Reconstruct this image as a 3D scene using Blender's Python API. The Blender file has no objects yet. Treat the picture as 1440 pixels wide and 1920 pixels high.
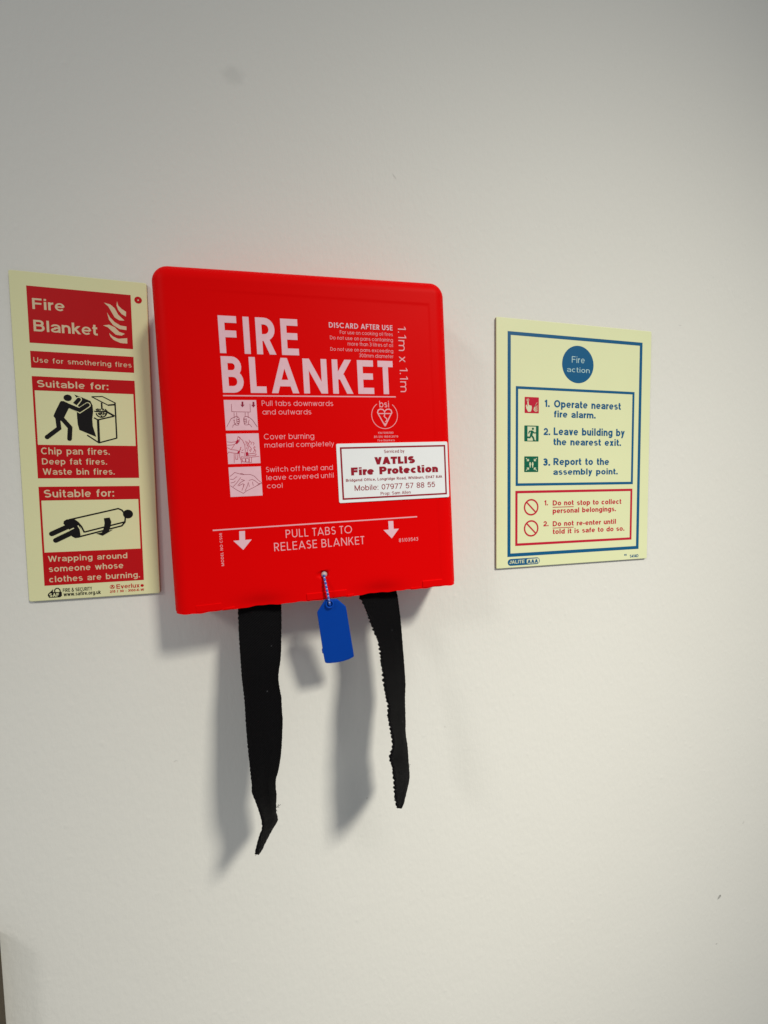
import bpy, math, random
from mathutils import Vector, Matrix
from mathutils.geometry import tessellate_polygon
random.seed(7)
C = bpy.context.scene
COL = C.collection
MM = 0.001

# ------------------------------------------------------------------ camera
F_PX, YAW, PITCH, ROLL = 748.03, -0.240213, 0.056832, -0.016561
CX, CD, CZ = -164.39, 290.16, -133.83          # camera point: mm along the wall, out of it, up it
def cam_rows():
    ca, sa = math.cos(YAW), math.sin(YAW); cb, sb = math.cos(PITCH), math.sin(PITCH); cc, sc = math.cos(ROLL), math.sin(ROLL)
    R0 = Matrix(((1,0,0),(0,0,-1),(0,1,0)))
    Ry = Matrix(((ca,sa,0),(-sa,ca,0),(0,0,1)))
    Rx = Matrix(((1,0,0),(0,cb,-sb),(0,sb,cb)))
    Rz = Matrix(((cc,-sc,0),(sc,cc,0),(0,0,1)))
    return Rz @ Rx @ R0 @ Ry
CR = cam_rows()
cam = bpy.data.cameras.new('camera'); cam.sensor_fit = 'HORIZONTAL'; cam.sensor_width = 36
cam.lens = F_PX/1440*36; cam.clip_start = 0.01; cam.clip_end = 50
co = bpy.data.objects.new('camera', cam); COL.objects.link(co)
m = Matrix.Identity(4)
for i in range(3):
    m[i][0] = CR[0][i]; m[i][1] = -CR[1][i]; m[i][2] = -CR[2][i]
m[0][3], m[1][3], m[2][3] = CX*MM, -CD*MM, CZ*MM
co.matrix_world = m
C.camera = co

# ------------------------------------------------------------------ light
wd = bpy.data.worlds.new('World'); C.world = wd; wd.use_nodes = True
bg = wd.node_tree.nodes['Background']; bg.inputs[0].default_value = (0.94, 0.985, 1.02, 1); bg.inputs[1].default_value = 0.275
def lamp(name, loc, aim, size, size_y, watts, color, spread):
    l = bpy.data.lights.new(name, 'AREA'); l.shape = 'RECTANGLE'; l.size = size; l.size_y = size_y
    l.energy = watts; l.color = color; l.spread = math.radians(spread)
    o = bpy.data.objects.new(name, l); COL.objects.link(o)
    o.location = loc
    o.rotation_euler = (Vector(aim)-Vector(loc)).to_track_quat('-Z', 'Y').to_euler()
    return o
lamp('ceiling_lamp', (0.66, -1.46, 1.17), (0.0, 0, -0.49), 0.28, 0.30, 1.86, (1.0, 0.963, 0.845), 35)
lamp('ceiling_lamp', (-2.1, -1.4, 1.3), (-0.22, 0, -0.24), 0.42, 0.42, 0.55, (1.0, 0.97, 0.93), 40)
vs = C.view_settings
vs.view_transform = 'Standard'; vs.look = 'None'; vs.exposure = 0; vs.gamma = 1; vs.use_curve_mapping = False

# ------------------------------------------------------------------ materials
def lin(r, g, b):
    f = lambda c: (c/255/12.92) if c/255 <= .04045 else ((c/255+.055)/1.055)**2.4
    return (f(r), f(g), f(b), 1)
def mat(name, col, rough=0.5, spec=0.3, bump=None, var=0.0, vscale=60):
    M = bpy.data.materials.new(name); M.use_nodes = True
    nt = M.node_tree; b = nt.nodes['Principled BSDF']
    b.inputs['Base Color'].default_value = col; b.inputs['Roughness'].default_value = rough
    b.inputs['Specular IOR Level'].default_value = spec
    if var or bump:
        tc = nt.nodes.new('ShaderNodeTexCoord')
    if var:
        n = nt.nodes.new('ShaderNodeTexNoise'); n.inputs['Scale'].default_value = vscale; n.inputs['Detail'].default_value = 4
        nt.links.new(tc.outputs['Object'], n.inputs['Vector'])
        mx = nt.nodes.new('ShaderNodeMix'); mx.data_type = 'RGBA'
        mx.inputs[6].default_value = tuple(c*(1-var) for c in col[:3])+(1,)
        mx.inputs[7].default_value = tuple(min(1, c*(1+var)) for c in col[:3])+(1,)
        nt.links.new(n.outputs['Fac'], mx.inputs[0]); nt.links.new(mx.outputs[2], b.inputs['Base Color'])
    if bump:
        sc, st = bump
        n2 = nt.nodes.new('ShaderNodeTexNoise'); n2.inputs['Scale'].default_value = sc; n2.inputs['Detail'].default_value = 3
        nt.links.new(tc.outputs['Object'], n2.inputs['Vector'])
        bp = nt.nodes.new('ShaderNodeBump'); bp.inputs['Strength'].default_value = 1.0; bp.inputs['Distance'].default_value = st
        nt.links.new(n2.outputs['Fac'], bp.inputs['Height']); nt.links.new(bp.outputs[0], b.inputs['Normal'])
    return M
M = {}
M['red_plastic'] = mat('red_plastic', (0.79, 0.0004, 0.0008, 1), 0.46, 0.04, bump=(900, 0.00003), var=0.03, vscale=25)
M['white_ink'] = mat('white_ink', (0.86, 0.53, 0.60, 1), 0.55, 0.15, var=0.09, vscale=260)
M['pink_ink'] = mat('pink_ink', (0.92, 0.42, 0.46, 1), 0.55, 0.15)
M['dark_red_ink'] = mat('dark_red_ink', (0.30, 0.02, 0.05, 1), 0.55, 0.15)
M['mark_red_ink'] = mat('mark_red_ink', (0.50, 0.006, 0.04, 1), 0.55, 0.15)
M['board_left'] = mat('board_left', (0.80, 0.79, 0.46, 1), 0.38, 0.3, var=0.03, vscale=30, bump=(500, 0.00002))
M['board_right'] = mat('board_right', (0.81, 0.84, 0.51, 1), 0.38, 0.3, var=0.03, vscale=30, bump=(500, 0.00002))
M['board_edge'] = mat('board_edge', (0.30, 0.27, 0.20, 1), 0.6, 0.2)
M['sign_red'] = mat('sign_red', (0.54, 0.004, 0.007, 1), 0.4, 0.2, var=0.03, vscale=80)
M['sign_red2'] = mat('sign_red2', (0.56, 0.012, 0.04, 1), 0.4, 0.2)
M['sign_text'] = mat('sign_text', (0.74, 0.58, 0.38, 1), 0.5, 0.15)
M['sign_black'] = mat('sign_black', (0.008, 0.006, 0.006, 1), 0.45, 0.2)
M['sign_olive'] = mat('sign_olive', (0.05, 0.055, 0.03, 1), 0.45, 0.2)
M['sign_blue'] = mat('sign_blue', (0.003, 0.105, 0.25, 1), 0.36, 0.3)
M['pale_blue'] = mat('pale_blue', (0.46, 0.66, 0.66, 1), 0.45, 0.2)
M['sign_green'] = mat('sign_green', (0.004, 0.13, 0.07, 1), 0.4, 0.2)
M['pale_print'] = mat('pale_print', (0.72, 0.76, 0.50, 1), 0.45, 0.2)
M['sticker'] = mat('sticker', (0.90, 0.91, 0.92, 1), 0.32, 0.35, bump=(40, 0.0002))
M['sticker_ink'] = mat('sticker_ink', (0.33, 0.006, 0.022, 1), 0.45, 0.2)
M['blue_plastic'] = mat('blue_plastic', (0.0008, 0.056, 0.40, 1), 0.45, 0.12, var=0.04, vscale=200, bump=(700, 0.00004))
M['bead_blue'] = mat('bead_blue', (0.012, 0.085, 0.42, 1), 0.25, 0.6)
M['bead_pale'] = mat('bead_pale', (0.34, 0.40, 0.78, 1), 0.3, 0.6)
M['bead_pink'] = mat('bead_pink', (0.50, 0.40, 0.40, 1), 0.3, 0.5)
M['dark_panel'] = mat('dark_panel', (0.012, 0.011, 0.010, 1), 0.5, 0.3)
M['brown_edge'] = mat('brown_edge', (0.09, 0.072, 0.05, 1), 0.6, 0.2, var=0.2, vscale=120)

def webbing():
    W = bpy.data.materials.new('black_webbing'); W.use_nodes = True
    nt = W.node_tree; b = nt.nodes['Principled BSDF']
    uv = nt.nodes.new('ShaderNodeUVMap')
    mp = nt.nodes.new('ShaderNodeMapping'); mp.inputs['Rotation'].default_value = (0, 0, math.radians(55)); mp.inputs['Scale'].default_value = (1, 1, 1)
    nt.links.new(uv.outputs[0], mp.inputs[0])
    wv = nt.nodes.new('ShaderNodeTexWave'); wv.inputs['Scale'].default_value = 0.30; wv.inputs['Distortion'].default_value = 1.2; wv.inputs['Detail'].default_value = 2; wv.inputs['Detail Scale'].default_value = 3
    nt.links.new(mp.outputs[0], wv.inputs[0])
    mx = nt.nodes.new('ShaderNodeMix'); mx.data_type = 'RGBA'
    mx.inputs[6].default_value = (0.0010, 0.0010, 0.0013, 1); mx.inputs[7].default_value = (0.0125, 0.0120, 0.0138, 1)
    nt.links.new(wv.outputs['Fac'], mx.inputs[0])
    # lint caught in the weave
    tc = nt.nodes.new('ShaderNodeTexCoord'); vo = nt.nodes.new('ShaderNodeTexVoronoi'); vo.inputs['Scale'].default_value = 95
    nt.links.new(tc.outputs['Object'], vo.inputs['Vector'])
    mr = nt.nodes.new('ShaderNodeMapRange'); mr.inputs['From Min'].default_value = 0.035; mr.inputs['From Max'].default_value = 0.06; mr.inputs['To Min'].default_value = .75; mr.inputs['To Max'].default_value = 0
    nt.links.new(vo.outputs['Distance'], mr.inputs['Value'])
    ml = nt.nodes.new('ShaderNodeMix'); ml.data_type = 'RGBA'; ml.inputs[7].default_value = (0.10, 0.10, 0.11, 1)
    nt.links.new(mr.outputs[0], ml.inputs[0]); nt.links.new(mx.outputs[2], ml.inputs[6]); nt.links.new(ml.outputs[2], b.inputs['Base Color'])
    bp = nt.nodes.new('ShaderNodeBump'); bp.inputs['Distance'].default_value = 0.0006; bp.inputs['Strength'].default_value = 1
    nt.links.new(wv.outputs['Fac'], bp.inputs['Height']); nt.links.new(bp.outputs[0], b.inputs['Normal'])
    b.inputs['Roughness'].default_value = 0.75; b.inputs['Specular IOR Level'].default_value = 0.05
    return W
M['webbing'] = webbing()

def wall_material():
    W = bpy.data.materials.new('wall_paint'); W.use_nodes = True
    nt = W.node_tree; N = nt.nodes.new; L = nt.links.new; b = nt.nodes['Principled BSDF']
    tc = N('ShaderNodeTexCoord'); obj = tc.outputs['Object']
    base = (0.80, 0.785, 0.735, 1)
    n = N('ShaderNodeTexNoise'); n.inputs['Scale'].default_value = 5; n.inputs['Detail'].default_value = 5; L(obj, n.inputs['Vector'])
    mx = N('ShaderNodeMix'); mx.data_type = 'RGBA'
    mx.inputs[6].default_value = (0.785, 0.768, 0.715, 1); mx.inputs[7].default_value = (0.815, 0.802, 0.755, 1)
    L(n.outputs['Fac'], mx.inputs[0]); cur = mx.outputs[2]
    wob = N('ShaderNodeTexNoise'); wob.inputs['Scale'].default_value = 160; L(obj, wob.inputs['Vector'])
    wsub = N('ShaderNodeVectorMath'); wsub.operation = 'MULTIPLY_ADD'
    wsub.inputs[1].default_value = (0.006, 0, 0.006); L(wob.outputs['Color'], wsub.inputs[0]); L(obj, wsub.inputs[2])
    # stains with a shape of their own: (x mm, z mm, radius x, radius z, tilt, colour factor, softness)
    for (x, z, rx, rz, a, k, soft) in ((-190, 137.4, 10, 8, 0.2, 0.90, .75), (248, -551.5, 4.0, 1.5, 0.5, 0.52, .6), (250, -550.3, 1.8, 1.6, 0, 0.45, .6),
                                 (247, -601, 2.2, 1.7, 0, 0.66, .8), (-82, 91.5, 3.4, .8, -0.75, 0.80, .6), (-46, -325, 1.2, 1.4, 0, .82, .8), (278, -478, 2.5, 1.6, .2, .86, .8), (-110, -372, 1.1, .9, .2, .75, .8), (181, 8, 2.6, .5, .1, .86, .7), (-324, 22, .9, 1.1, 0, .78, .8), (-243, -318, 1.3, .7, .5, .8, .8)):
        off = N('ShaderNodeVectorMath'); off.operation = 'SUBTRACT'; off.inputs[1].default_value = ((x+3)*MM, 0, (z+3)*MM); L(wsub.outputs[0], off.inputs[0])
        mp = N('ShaderNodeMapping'); mp.vector_type = 'TEXTURE'; mp.inputs['Rotation'].default_value = (0, -a, 0); mp.inputs['Scale'].default_value = (rx*MM, 1, rz*MM); L(off.outputs[0], mp.inputs[0])
        ln = N('ShaderNodeVectorMath'); ln.operation = 'LENGTH'; L(mp.outputs[0], ln.inputs[0])
        mr = N('ShaderNodeMapRange'); mr.interpolation_type = 'SMOOTHSTEP'; mr.inputs['From Min'].default_value = 1-soft; mr.inputs['From Max'].default_value = 1.0
        mr.inputs['To Min'].default_value = 1; mr.inputs['To Max'].default_value = 0; L(ln.outputs['Value'], mr.inputs['Value'])
        m2 = N('ShaderNodeMix'); m2.data_type = 'RGBA'; L(mr.outputs[0], m2.inputs[0]); L(cur, m2.inputs[6])
        m2.inputs[7].default_value = tuple(c*k for c in base[:3])+(1,); cur = m2.outputs[2]
    L(cur, b.inputs['Base Color'])
    # roller-paint texture
    n1 = N('ShaderNodeTexNoise'); n1.inputs['Scale'].default_value = 250; n1.inputs['Detail'].default_value = 4; n1.inputs['Roughness'].default_value = .55; st = N('ShaderNodeMapping'); st.inputs['Scale'].default_value = (1.15, 1, .6); L(obj, st.inputs[0]); L(st.outputs[0], n1.inputs['Vector'])
    n2 = N('ShaderNodeTexNoise'); n2.inputs['Scale'].default_value = 28; n2.inputs['Detail'].default_value = 3; L(obj, n2.inputs['Vector'])
    vo = N('ShaderNodeTexVoronoi'); vo.inputs['Scale'].default_value = 75; L(obj, vo.inputs['Vector'])
    vr = N('ShaderNodeMapRange'); vr.inputs['From Min'].default_value = 0.0; vr.inputs['From Max'].default_value = 0.16; vr.inputs['To Min'].default_value = 1; vr.inputs['To Max'].default_value = 0; L(vo.outputs['Distance'], vr.inputs['Value'])
    b1 = N('ShaderNodeBump'); b1.inputs['Distance'].default_value = 0.00025; b1.inputs['Strength'].default_value = 1; L(n1.outputs['Fac'], b1.inputs['Height'])
    b2 = N('ShaderNodeBump'); b2.inputs['Distance'].default_value = 0.00027; b2.inputs['Strength'].default_value = 1; L(n2.outputs['Fac'], b2.inputs['Height']); L(b1.outputs[0], b2.inputs['Normal'])
    b3 = N('ShaderNodeBump'); b3.inputs['Distance'].default_value = 0.00009; b3.inputs['Strength'].default_value = 1; L(vr.outputs[0], b3.inputs['Height']); L(b2.outputs[0], b3.inputs['Normal'])
    L(b3.outputs[0], b.inputs['Normal'])
    b.inputs['Roughness'].default_value = 0.62; b.inputs['Specular IOR Level'].default_value = 0.25
    return W
M['wall'] = wall_material()

# ------------------------------------------------------------------ building helpers
def unproject(px, py, depth):
    """photo pixel -> (x, z) in mm on the plane that stands `depth` mm out of the wall"""
    d = CR.transposed() @ Vector(((px-720)/F_PX, (py-960)/F_PX, 1))
    s = (CD-depth)/d.y
    return CX+s*d.x, CZ+s*d.z
class Frame:
    """a thing on the wall: its own u (right), v (up), w (out of the wall) in mm"""
    def __init__(self, x, z, deg):
        self.x, self.z, self.a = x, z, math.radians(deg); self.c, self.s = math.cos(self.a), math.sin(self.a)
    def at(self, px, py, w):
        x, z = unproject(px, py, w); dx, dz = x-self.x, z-self.z
        return (dx*self.c+dz*self.s, -dx*self.s+dz*self.c)
    def empty(self, name, label, cat):
        o = bpy.data.objects.new(name, None); COL.objects.link(o); o.empty_display_size = .02
        o.location = (self.x*MM, 0, self.z*MM); o.rotation_euler = (0, -self.a, 0)
        o['label'] = label; o['category'] = cat
        return o
class Zoom:
    """measurements taken from an enlarged crop of the photo"""
    def __init__(self, fr, w, scale, ox, oy): self.fr, self.w, self.k, self.ox, self.oy = fr, w, scale, ox, oy
    def __call__(self, x, y): return self.fr.at(self.ox+x/self.k, self.oy+y/self.k, self.w)
    def pts(self, L): return [self(*p) for p in L]
class MB:
    def __init__(self): self.v, self.f = [], []
    def add(self, vs, fs):
        n = len(self.v); self.v += vs; self.f += [[n+i for i in f] for f in fs]
    def poly(self, pts, w, holes=()):
        loops = [[Vector((p[0], p[1], 0)) for p in L] for L in [pts, *holes]]
        flat = [p for L in loops for p in L]
        tris = tessellate_polygon(loops)
        out = []
        for t in tris:
            a, b, c = (flat[i] for i in t)
            ar = (b.x-a.x)*(c.y-a.y)-(b.y-a.y)*(c.x-a.x)
            if abs(ar) < 1e-9: continue
            out.append(list(t) if ar > 0 else [t[0], t[2], t[1]])
        self.add([(p.x, p.y, w) for p in flat], out)
    def rect(self, u0, v0, u1, v1, w): self.poly([(u0,v0),(u1,v0),(u1,v1),(u0,v1)], w)
    def frame(self, u0, v0, u1, v1, t, w):
        tl, tr, tt, tb = (t if isinstance(t, tuple) else (t, t, t, t))
        self.poly([(u0,v0),(u1,v0),(u1,v1),(u0,v1)], w, [[(u0+tl,v0+tb),(u0+tl,v1-tt),(u1-tr,v1-tt),(u1-tr,v0+tb)]])
    def ell(self, c, rx, ry, w, n=40, hole=None):
        ring = lambda a, b: [(c[0]+a*math.cos(2*math.pi*i/n), c[1]+b*math.sin(2*math.pi*i/n)) for i in range(n)]
        self.poly(ring(rx, ry), w, [ring(rx-hole, ry-hole)] if hole else [])
    def ribbon(self, P, wd, w, closed=False, caps=False, taper=None):
        P = [p for i, p in enumerate(P) if i == 0 or (abs(p[0]-P[i-1][0])+abs(p[1]-P[i-1][1])) > 1e-6]
        n = len(P)
        if n < 2: return
        vs, fs = [], []
        for i in range(n):
            a = P[i-1] if (i > 0 or closed) else None
            b = P[(i+1) % n] if (i < n-1 or closed) else None
            d0 = d1 = None
            if a: d0 = Vector((P[i][0]-a[0], P[i][1]-a[1])).normalized()
            if b: d1 = Vector((b[0]-P[i][0], b[1]-P[i][1])).normalized()
            d0 = d0 or d1; d1 = d1 or d0
            t = d0+d1
            if t.length < 1e-4: t = d0
            t.normalize(); nn = Vector((-t.y, t.x))
            k = 1/max(0.42, nn.dot(Vector((-d1.y, d1.x))))
            h = wd/2*k*(1 if not taper else taper[0]+(taper[1]-taper[0])*i/(n-1))
            vs += [(P[i][0]+nn.x*h, P[i][1]+nn.y*h, w), (P[i][0]-nn.x*h, P[i][1]-nn.y*h, w)]
        for i in range(n if closed else n-1):
            j = (i+1) % n
            fs.append([2*i+1, 2*j+1, 2*j, 2*i])
        self.add(vs, fs)
        if caps:
            for e, q in ((P[0], P[1]), (P[-1], P[-2])):
                ang = math.atan2(e[1]-q[1], e[0]-q[0])
                self.poly([(e[0]+wd/2*math.cos(ang-math.pi/2+math.pi*i/12), e[1]+wd/2*math.sin(ang-math.pi/2+math.pi*i/12)) for i in range(13)], w)
    def box(self, u0, v0, w0, u1, v1, w1, bev=0.0):
        b = bev
        lv = [(0, w0), (0, w1-b), (b, w1)] if b else [(0, w0), (0, w1)]
        n = len(self.v); vs = []; fs = []
        for (i, w) in lv:
            if b:
                ring = []
                for (cu, cv, a0) in ((u1-b, v1-b, 0), (u0+b, v1-b, 90), (u0+b, v0+b, 180), (u1-b, v0+b, 270)):
                    for k in range(5):
                        a = math.radians(a0+k*22.5); r = b-i
                        ring.append((cu+r*math.cos(a), cv+r*math.sin(a), w))
            else: ring = [(u1,v1,w),(u0,v1,w),(u0,v0,w),(u1,v0,w)]
            vs += ring
        k = len(vs)//len(lv)
        for l in range(len(lv)-1):
            for i in range(k): fs.append([l*k+i, l*k+(i+1)%k, (l+1)*k+(i+1)%k, (l+1)*k+i])
        fs.append(list(range((len(lv)-1)*k, len(lv)*k))); fs.append(list(range(k))[::-1])
        self.add(vs, fs)
    def build(self, name, material, parent=None, smooth=False, uv=None):
        me = bpy.data.meshes.new(name)
        me.from_pydata([(u*MM, -w*MM, v*MM) for (u, v, w) in self.v], [], self.f)
        for x in (material if isinstance(material, list) else [material]): me.materials.append(x)
        if smooth: me.polygons.foreach_set('use_smooth', [True]*len(me.polygons))
        me.update()
        o = bpy.data.objects.new(name, me); COL.objects.link(o)
        if parent: o.parent = parent
        return o

# ------------------------------------------------------------------ stroke lettering, cap height 1
def arc(cx, cy, rx, ry, a0, a1, n=None):
    n = n or max(4, int(abs(a1-a0)/15))
    return [(cx+rx*math.cos(math.radians(a0+(a1-a0)*i/n)), cy+ry*math.sin(math.radians(a0+(a1-a0)*i/n))) for i in range(n+1)]
def s_shape(W, H, t, top=35, bot=-145):
    ru = (H-2*t)/4; ur = W/2-t
    return arc(W/2, H-t-ru*.96, ur*.95, ru*.96, top, 270, 14)[:-1]+arc(W/2, t+ru*1.04, ur, ru*1.04, 90, bot, 14)
def glyph(ch, w, G):
    """returns (ink width, strokes); a stroke is ('L', points) or ('D', x0,y0,x1,y1) with level ends or ('B', u0,v0,u1,v1)"""
    t = w/2; X = .75 if G else .73; D = .28
    bw = X*1.0 if G else .66
    rx, ry = bw/2-t, X/2-t
    L = lambda *p: ('L', list(p))
    bowl = ('C', arc(bw/2, X/2, rx, ry, 0, 360, 28)[:-1])
    dg = lambda x0, y0, x1, y1: ('D', x0, y0, x1, y1)
    hd = lambda dx, dy: t*math.hypot(dx, dy)/abs(dy)      # horizontal half width of a slanted stroke
    if ch == 'a':
        if G: return bw, [bowl, L((bw-t, 0), (bw-t, X))]
        W = .64; r2 = X*.285
        return W, [('L', [(t+.01, X*.70)]+arc(W/2, X-t-.17, W/2-t, .17, 165, 0, 10)+[(W-t, 0)]), ('L', [(W-t, X*.57), (W*.44, X*.53)]+arc(W*.44, X*.275, W*.44-t, X*.275-t+.0, 95, 270, 10)+[(W*.62, t*1.1), (W-t, X*.27)])]
    if ch == 'b': return bw, [L((t, 0), (t, 1)), bowl]
    if ch == 'c': return bw*.93, [('L', arc(bw/2, X/2, rx, ry, 48, 312, 18))]
    if ch == 'd': return bw, [L((bw-t, 0), (bw-t, 1)), bowl]
    if ch == 'e': return bw, [('L', arc(bw/2, X/2, rx, ry, 0, 318, 20)), L((t, X/2), (bw-t, X/2))]
    if ch == 'f': return .36, [('L', [(.15, 0), (.15, 1-t-.16)]+arc(.15+.18, 1-t-.16, .18, .16, 180, 85, 6)), L((0, X-t), (.34, X-t))]
    if ch == 'g': return bw, [bowl, ('L', [(bw-t, X), (bw-t, -D+t+.2)]+arc(bw/2, -D+t+.2, rx, .2, 0, -150, 10))]
    if ch in 'hn':
        W = .6; r = W/2-t; H = 1 if ch == 'h' else X
        return W, [L((t, 0), (t, H)), ('L', arc(W/2, X-t-r, r, r, 180, 0, 12)+[(W-t, 0)])]
    if ch == 'i': return w, [L((t, 0), (t, X)), ('B', 0, 1-min(w*1.05, .165), w, 1)]
    if ch == 'j': return w, [L((t, -D), (t, X)), ('B', 0, 1-min(w*1.05, .165), w, 1)]
    if ch == 'k':
        W = .58; return W, [L((t, 0), (t, 1)), dg(t+.02, X*.42, W-.09, X), dg(W*.42, X*.55, W-.06, 0)]
    if ch == 'l': return w, [L((t, 0), (t, 1))]
    if ch == 'm':
        W = 1.0 if not G else 1.08; q = (W-w)/2; r = q/2
        return W, [L((t, 0), (t, X)), ('L', arc(t+r, X-t-r, r, r, 180, 0, 10)+[(t+q, 0)]), ('L', arc(t+q+r, X-t-r, r, r, 180, 0, 10)+[(W-t, 0)])]
    if ch == 'o': return bw, [bowl]
    if ch == 'p': return bw, [L((t, -D), (t, X)), bowl]
    if ch == 'q': return bw, [L((bw-t, -D), (bw-t, X)), bowl]
    if ch == 'r': return .36, [L((t, 0), (t, X)), ('L', arc(t+.26, X-t-.24, .26, .24, 180, 88, 6))]
    if ch == 's': return .56, [('L', s_shape(.56, X, t))]
    if ch == 't':
        if G: return .34, [L((.17, 0), (.17, .98)), L((0, X-t), (.34, X-t))]
        return .36, [('L', [(.14, .95), (.14, t+.12)]+arc(.14+.13, t+.12, .13, .12, 180, 275, 5)+[(.36, t)]), L((0, X-t), (.34, X-t))]
    if ch == 'u':
        W = .6; r = W/2-t
        return W, [L((W-t, 0), (W-t, X)), ('L', [(t, X)]+arc(W/2, t+r, r, r, 180, 360, 12))]
    if ch == 'v':
        W = .6; h = hd(.3, X); return W, [dg(h, X, W/2, 0), dg(W-h, X, W/2, 0)]
    if ch == 'w':
        W = .95; h = hd(.22, X); return W, [dg(h, X, W*.28, 0), dg(W*.5, X, W*.28, 0), dg(W*.5, X, W*.72, 0), dg(W-h, X, W*.72, 0)]
    if ch == 'x':
        W = .58; h = hd(.4, X); return W, [dg(h, X, W-h, 0), dg(h, 0, W-h, X)]
    if ch == 'y':
        W = .6; h = hd(.3, X); return W, [dg(h, X, W/2, 0), dg(W-h, X, W*.24, -D)]
    if ch == 'z':
        W = .56; return W, [L((0, X-t), (W, X-t)), L((0, t), (W, t)), dg(t*1.4, w, W-t*1.4, X-w)]
    # capitals
    if ch == 'A':
        W = .84 if G else .86; h = hd(W/2-w*.5, 1); return W, [dg(h, 0, W/2, 1), dg(W-h, 0, W/2, 1), L((W*.22, .26+t*.3), (W*.78, .26+t*.3))]
    if ch == 'B':
        W = .62 if G else .74; m2 = .53
        def lobe(y0, y1, R): 
            ym = (y0+y1)/2; rr = (y1-y0)/2
            return ('L', [(t, y0), (W*R-t-rr*.95, y0)]+arc(W*R-t-rr*.95, ym, rr*.95, rr, -90, 90, 10)+[(t, y1)])
        return W, [L((t, 0), (t, 1)), lobe(m2, 1-t, .93), lobe(t, m2, 1.0)]
    if ch in 'CGOQ':
        W = 1.0 if G else .88
        if ch == 'O': return W, [('C', arc(W/2, .5, W/2-t, .5-t, 0, 360, 32)[:-1])]
        if ch == 'Q': return W, [('C', arc(W/2, .5, W/2-t, .5-t, 0, 360, 32)[:-1]), dg(W*.6, .25, W*.9, -.02)]
        if ch == 'C': return W*.93, [('L', arc(W/2, .5, W/2-t, .5-t, 45, 315, 22))]
        return W, [('L', arc(W/2, .5, W/2-t, .5-t, 45, 360, 24)), L((W*.55, .5-t*.5), (W, .5-t*.5))]
    if ch == 'D':
        W = .78 if G else .82; return W, [L((t, 0), (t, 1)), ('L', [(t, t), (W-.5, t)]+arc(W-.5, .5, .5-t, .5-t, -90, 90, 14)+[(t, 1-t)])]
    if ch in 'EF':
        W = .54 if G else (.68 if ch == 'E' else .64)
        s = [L((t, 0), (t, 1)), L((w, 1-t), (W, 1-t)), L((w, .52), (W*.96, .52))]
        if ch == 'E': s.append(L((w, t), (W, t)))
        return W, s
    if ch == 'H': W = .74; return W, [L((t, 0), (t, 1)), L((W-t, 0), (W-t, 1)), L((w, .52), (W-w, .52))]
    if ch == 'I': return w, [L((t, 0), (t, 1))]
    if ch == 'J': W = .56; return W, [('L', [(W-t, 1), (W-t, t+.22)]+arc(W/2, t+.24, W/2-t, .24, 0, -180, 10))]
    if ch == 'K': W = .66 if G else .76; h = hd(.4, .6); return W, [L((t, 0), (t, 1)), dg(w*.8, .42, W-h-.02, 1), dg(W*.42, .56, W-h*.9, 0)]
    if ch == 'L': W = .48 if G else .6; return W, [L((t, 0), (t, 1)), L((w, t), (W, t))]
    if ch == 'M':
        W = .98 if G else .9; h = hd(.3, 1); return W, [L((t, 0), (t, 1)), L((W-t, 0), (W-t, 1)), dg(h, 1, W/2, .02), dg(W-h, 1, W/2, .02)]
    if ch == 'N': W = .76; h = hd(.45, 1); return W, [L((t, 0), (t, 1)), L((W-t, 0), (W-t, 1)), dg(h, 1, W-h, 0)]
    if ch in 'PR':
        W = .58 if G else .72; y0 = .46; rr = (1-t-y0)/2; cx = W-t-rr
        s = [L((t, 0), (t, 1)), ('L', [(t, y0), (cx, y0)]+arc(cx, (y0+1-t)/2, rr, rr, -90, 90, 10)+[(t, 1-t)])]
        if ch == 'R': s.append(dg(W*.48, y0, W-hd(.28, .45)*.8, 0))
        return W, s
    if ch == 'S': W = .56 if G else .78; return W, [('L', s_shape(W, 1, t))]
    if ch == 'T': W = .52 if G else .7; return W, [L((0, 1-t), (W, 1-t)), L((W/2, 0), (W/2, 1-w))]
    if ch == 'U': W = .68 if G else .76; r = W/2-t; return W, [('L', [(t, 1)]+[(t, t+r)]+arc(W/2, t+r, r, r, 180, 360, 14)+[(W-t, 1)])]
    if ch == 'V': W = .8; h = hd(.36, 1); return W, [dg(h, 1, W/2, 0), dg(W-h, 1, W/2, 0)]
    if ch == 'W': W = 1.2; h = hd(.3, 1); return W, [dg(h, 1, W*.28, 0), dg(W*.5, 1, W*.28, 0), dg(W*.5, 1, W*.72, 0), dg(W-h, 1, W*.72, 0)]
    if ch == 'X': W = .74; h = hd(.5, 1); return W, [dg(h, 1, W-h, 0), dg(h, 0, W-h, 1)]
    if ch == 'Y': W = .76; h = hd(.36, .6); return W, [dg(h, 1, W/2, .42), dg(W-h, 1, W/2, .42), L((W/2, 0), (W/2, .44))]
    if ch == 'Z': W = .7; return W, [L((0, 1-t), (W, 1-t)), L((0, t), (W, t)), dg(t*1.4, w, W-t*1.4, 1-w)]
    # figures
    W = .64
    if ch == '0': return W, [('C', arc(W/2, .5, W/2-t, .5-t, 0, 360, 28)[:-1])]
    if ch == '1': return .34, [L((.34-t, 0), (.34-t, 1)), L((0, .76), (.34-t, .80)) if not G else dg(.06, .8, .34-t, 1)]
    if ch == '2': return W, [('L', arc(W/2, 1-t-.27, W/2-t, .27, 170, -35, 14)+[(t*1.2, w)]), L((0, t), (W, t))]
    if ch == '3': return W, [('L', arc(W/2, 1-t-.22, W/2-t*1.1, .22, 150, -90, 14)+[(W*.4, 1-t-.44)]), ('L', [(W*.4, .52)]+arc(W/2, t+.245, W/2-t, .245, 90, -155, 14))]
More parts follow.
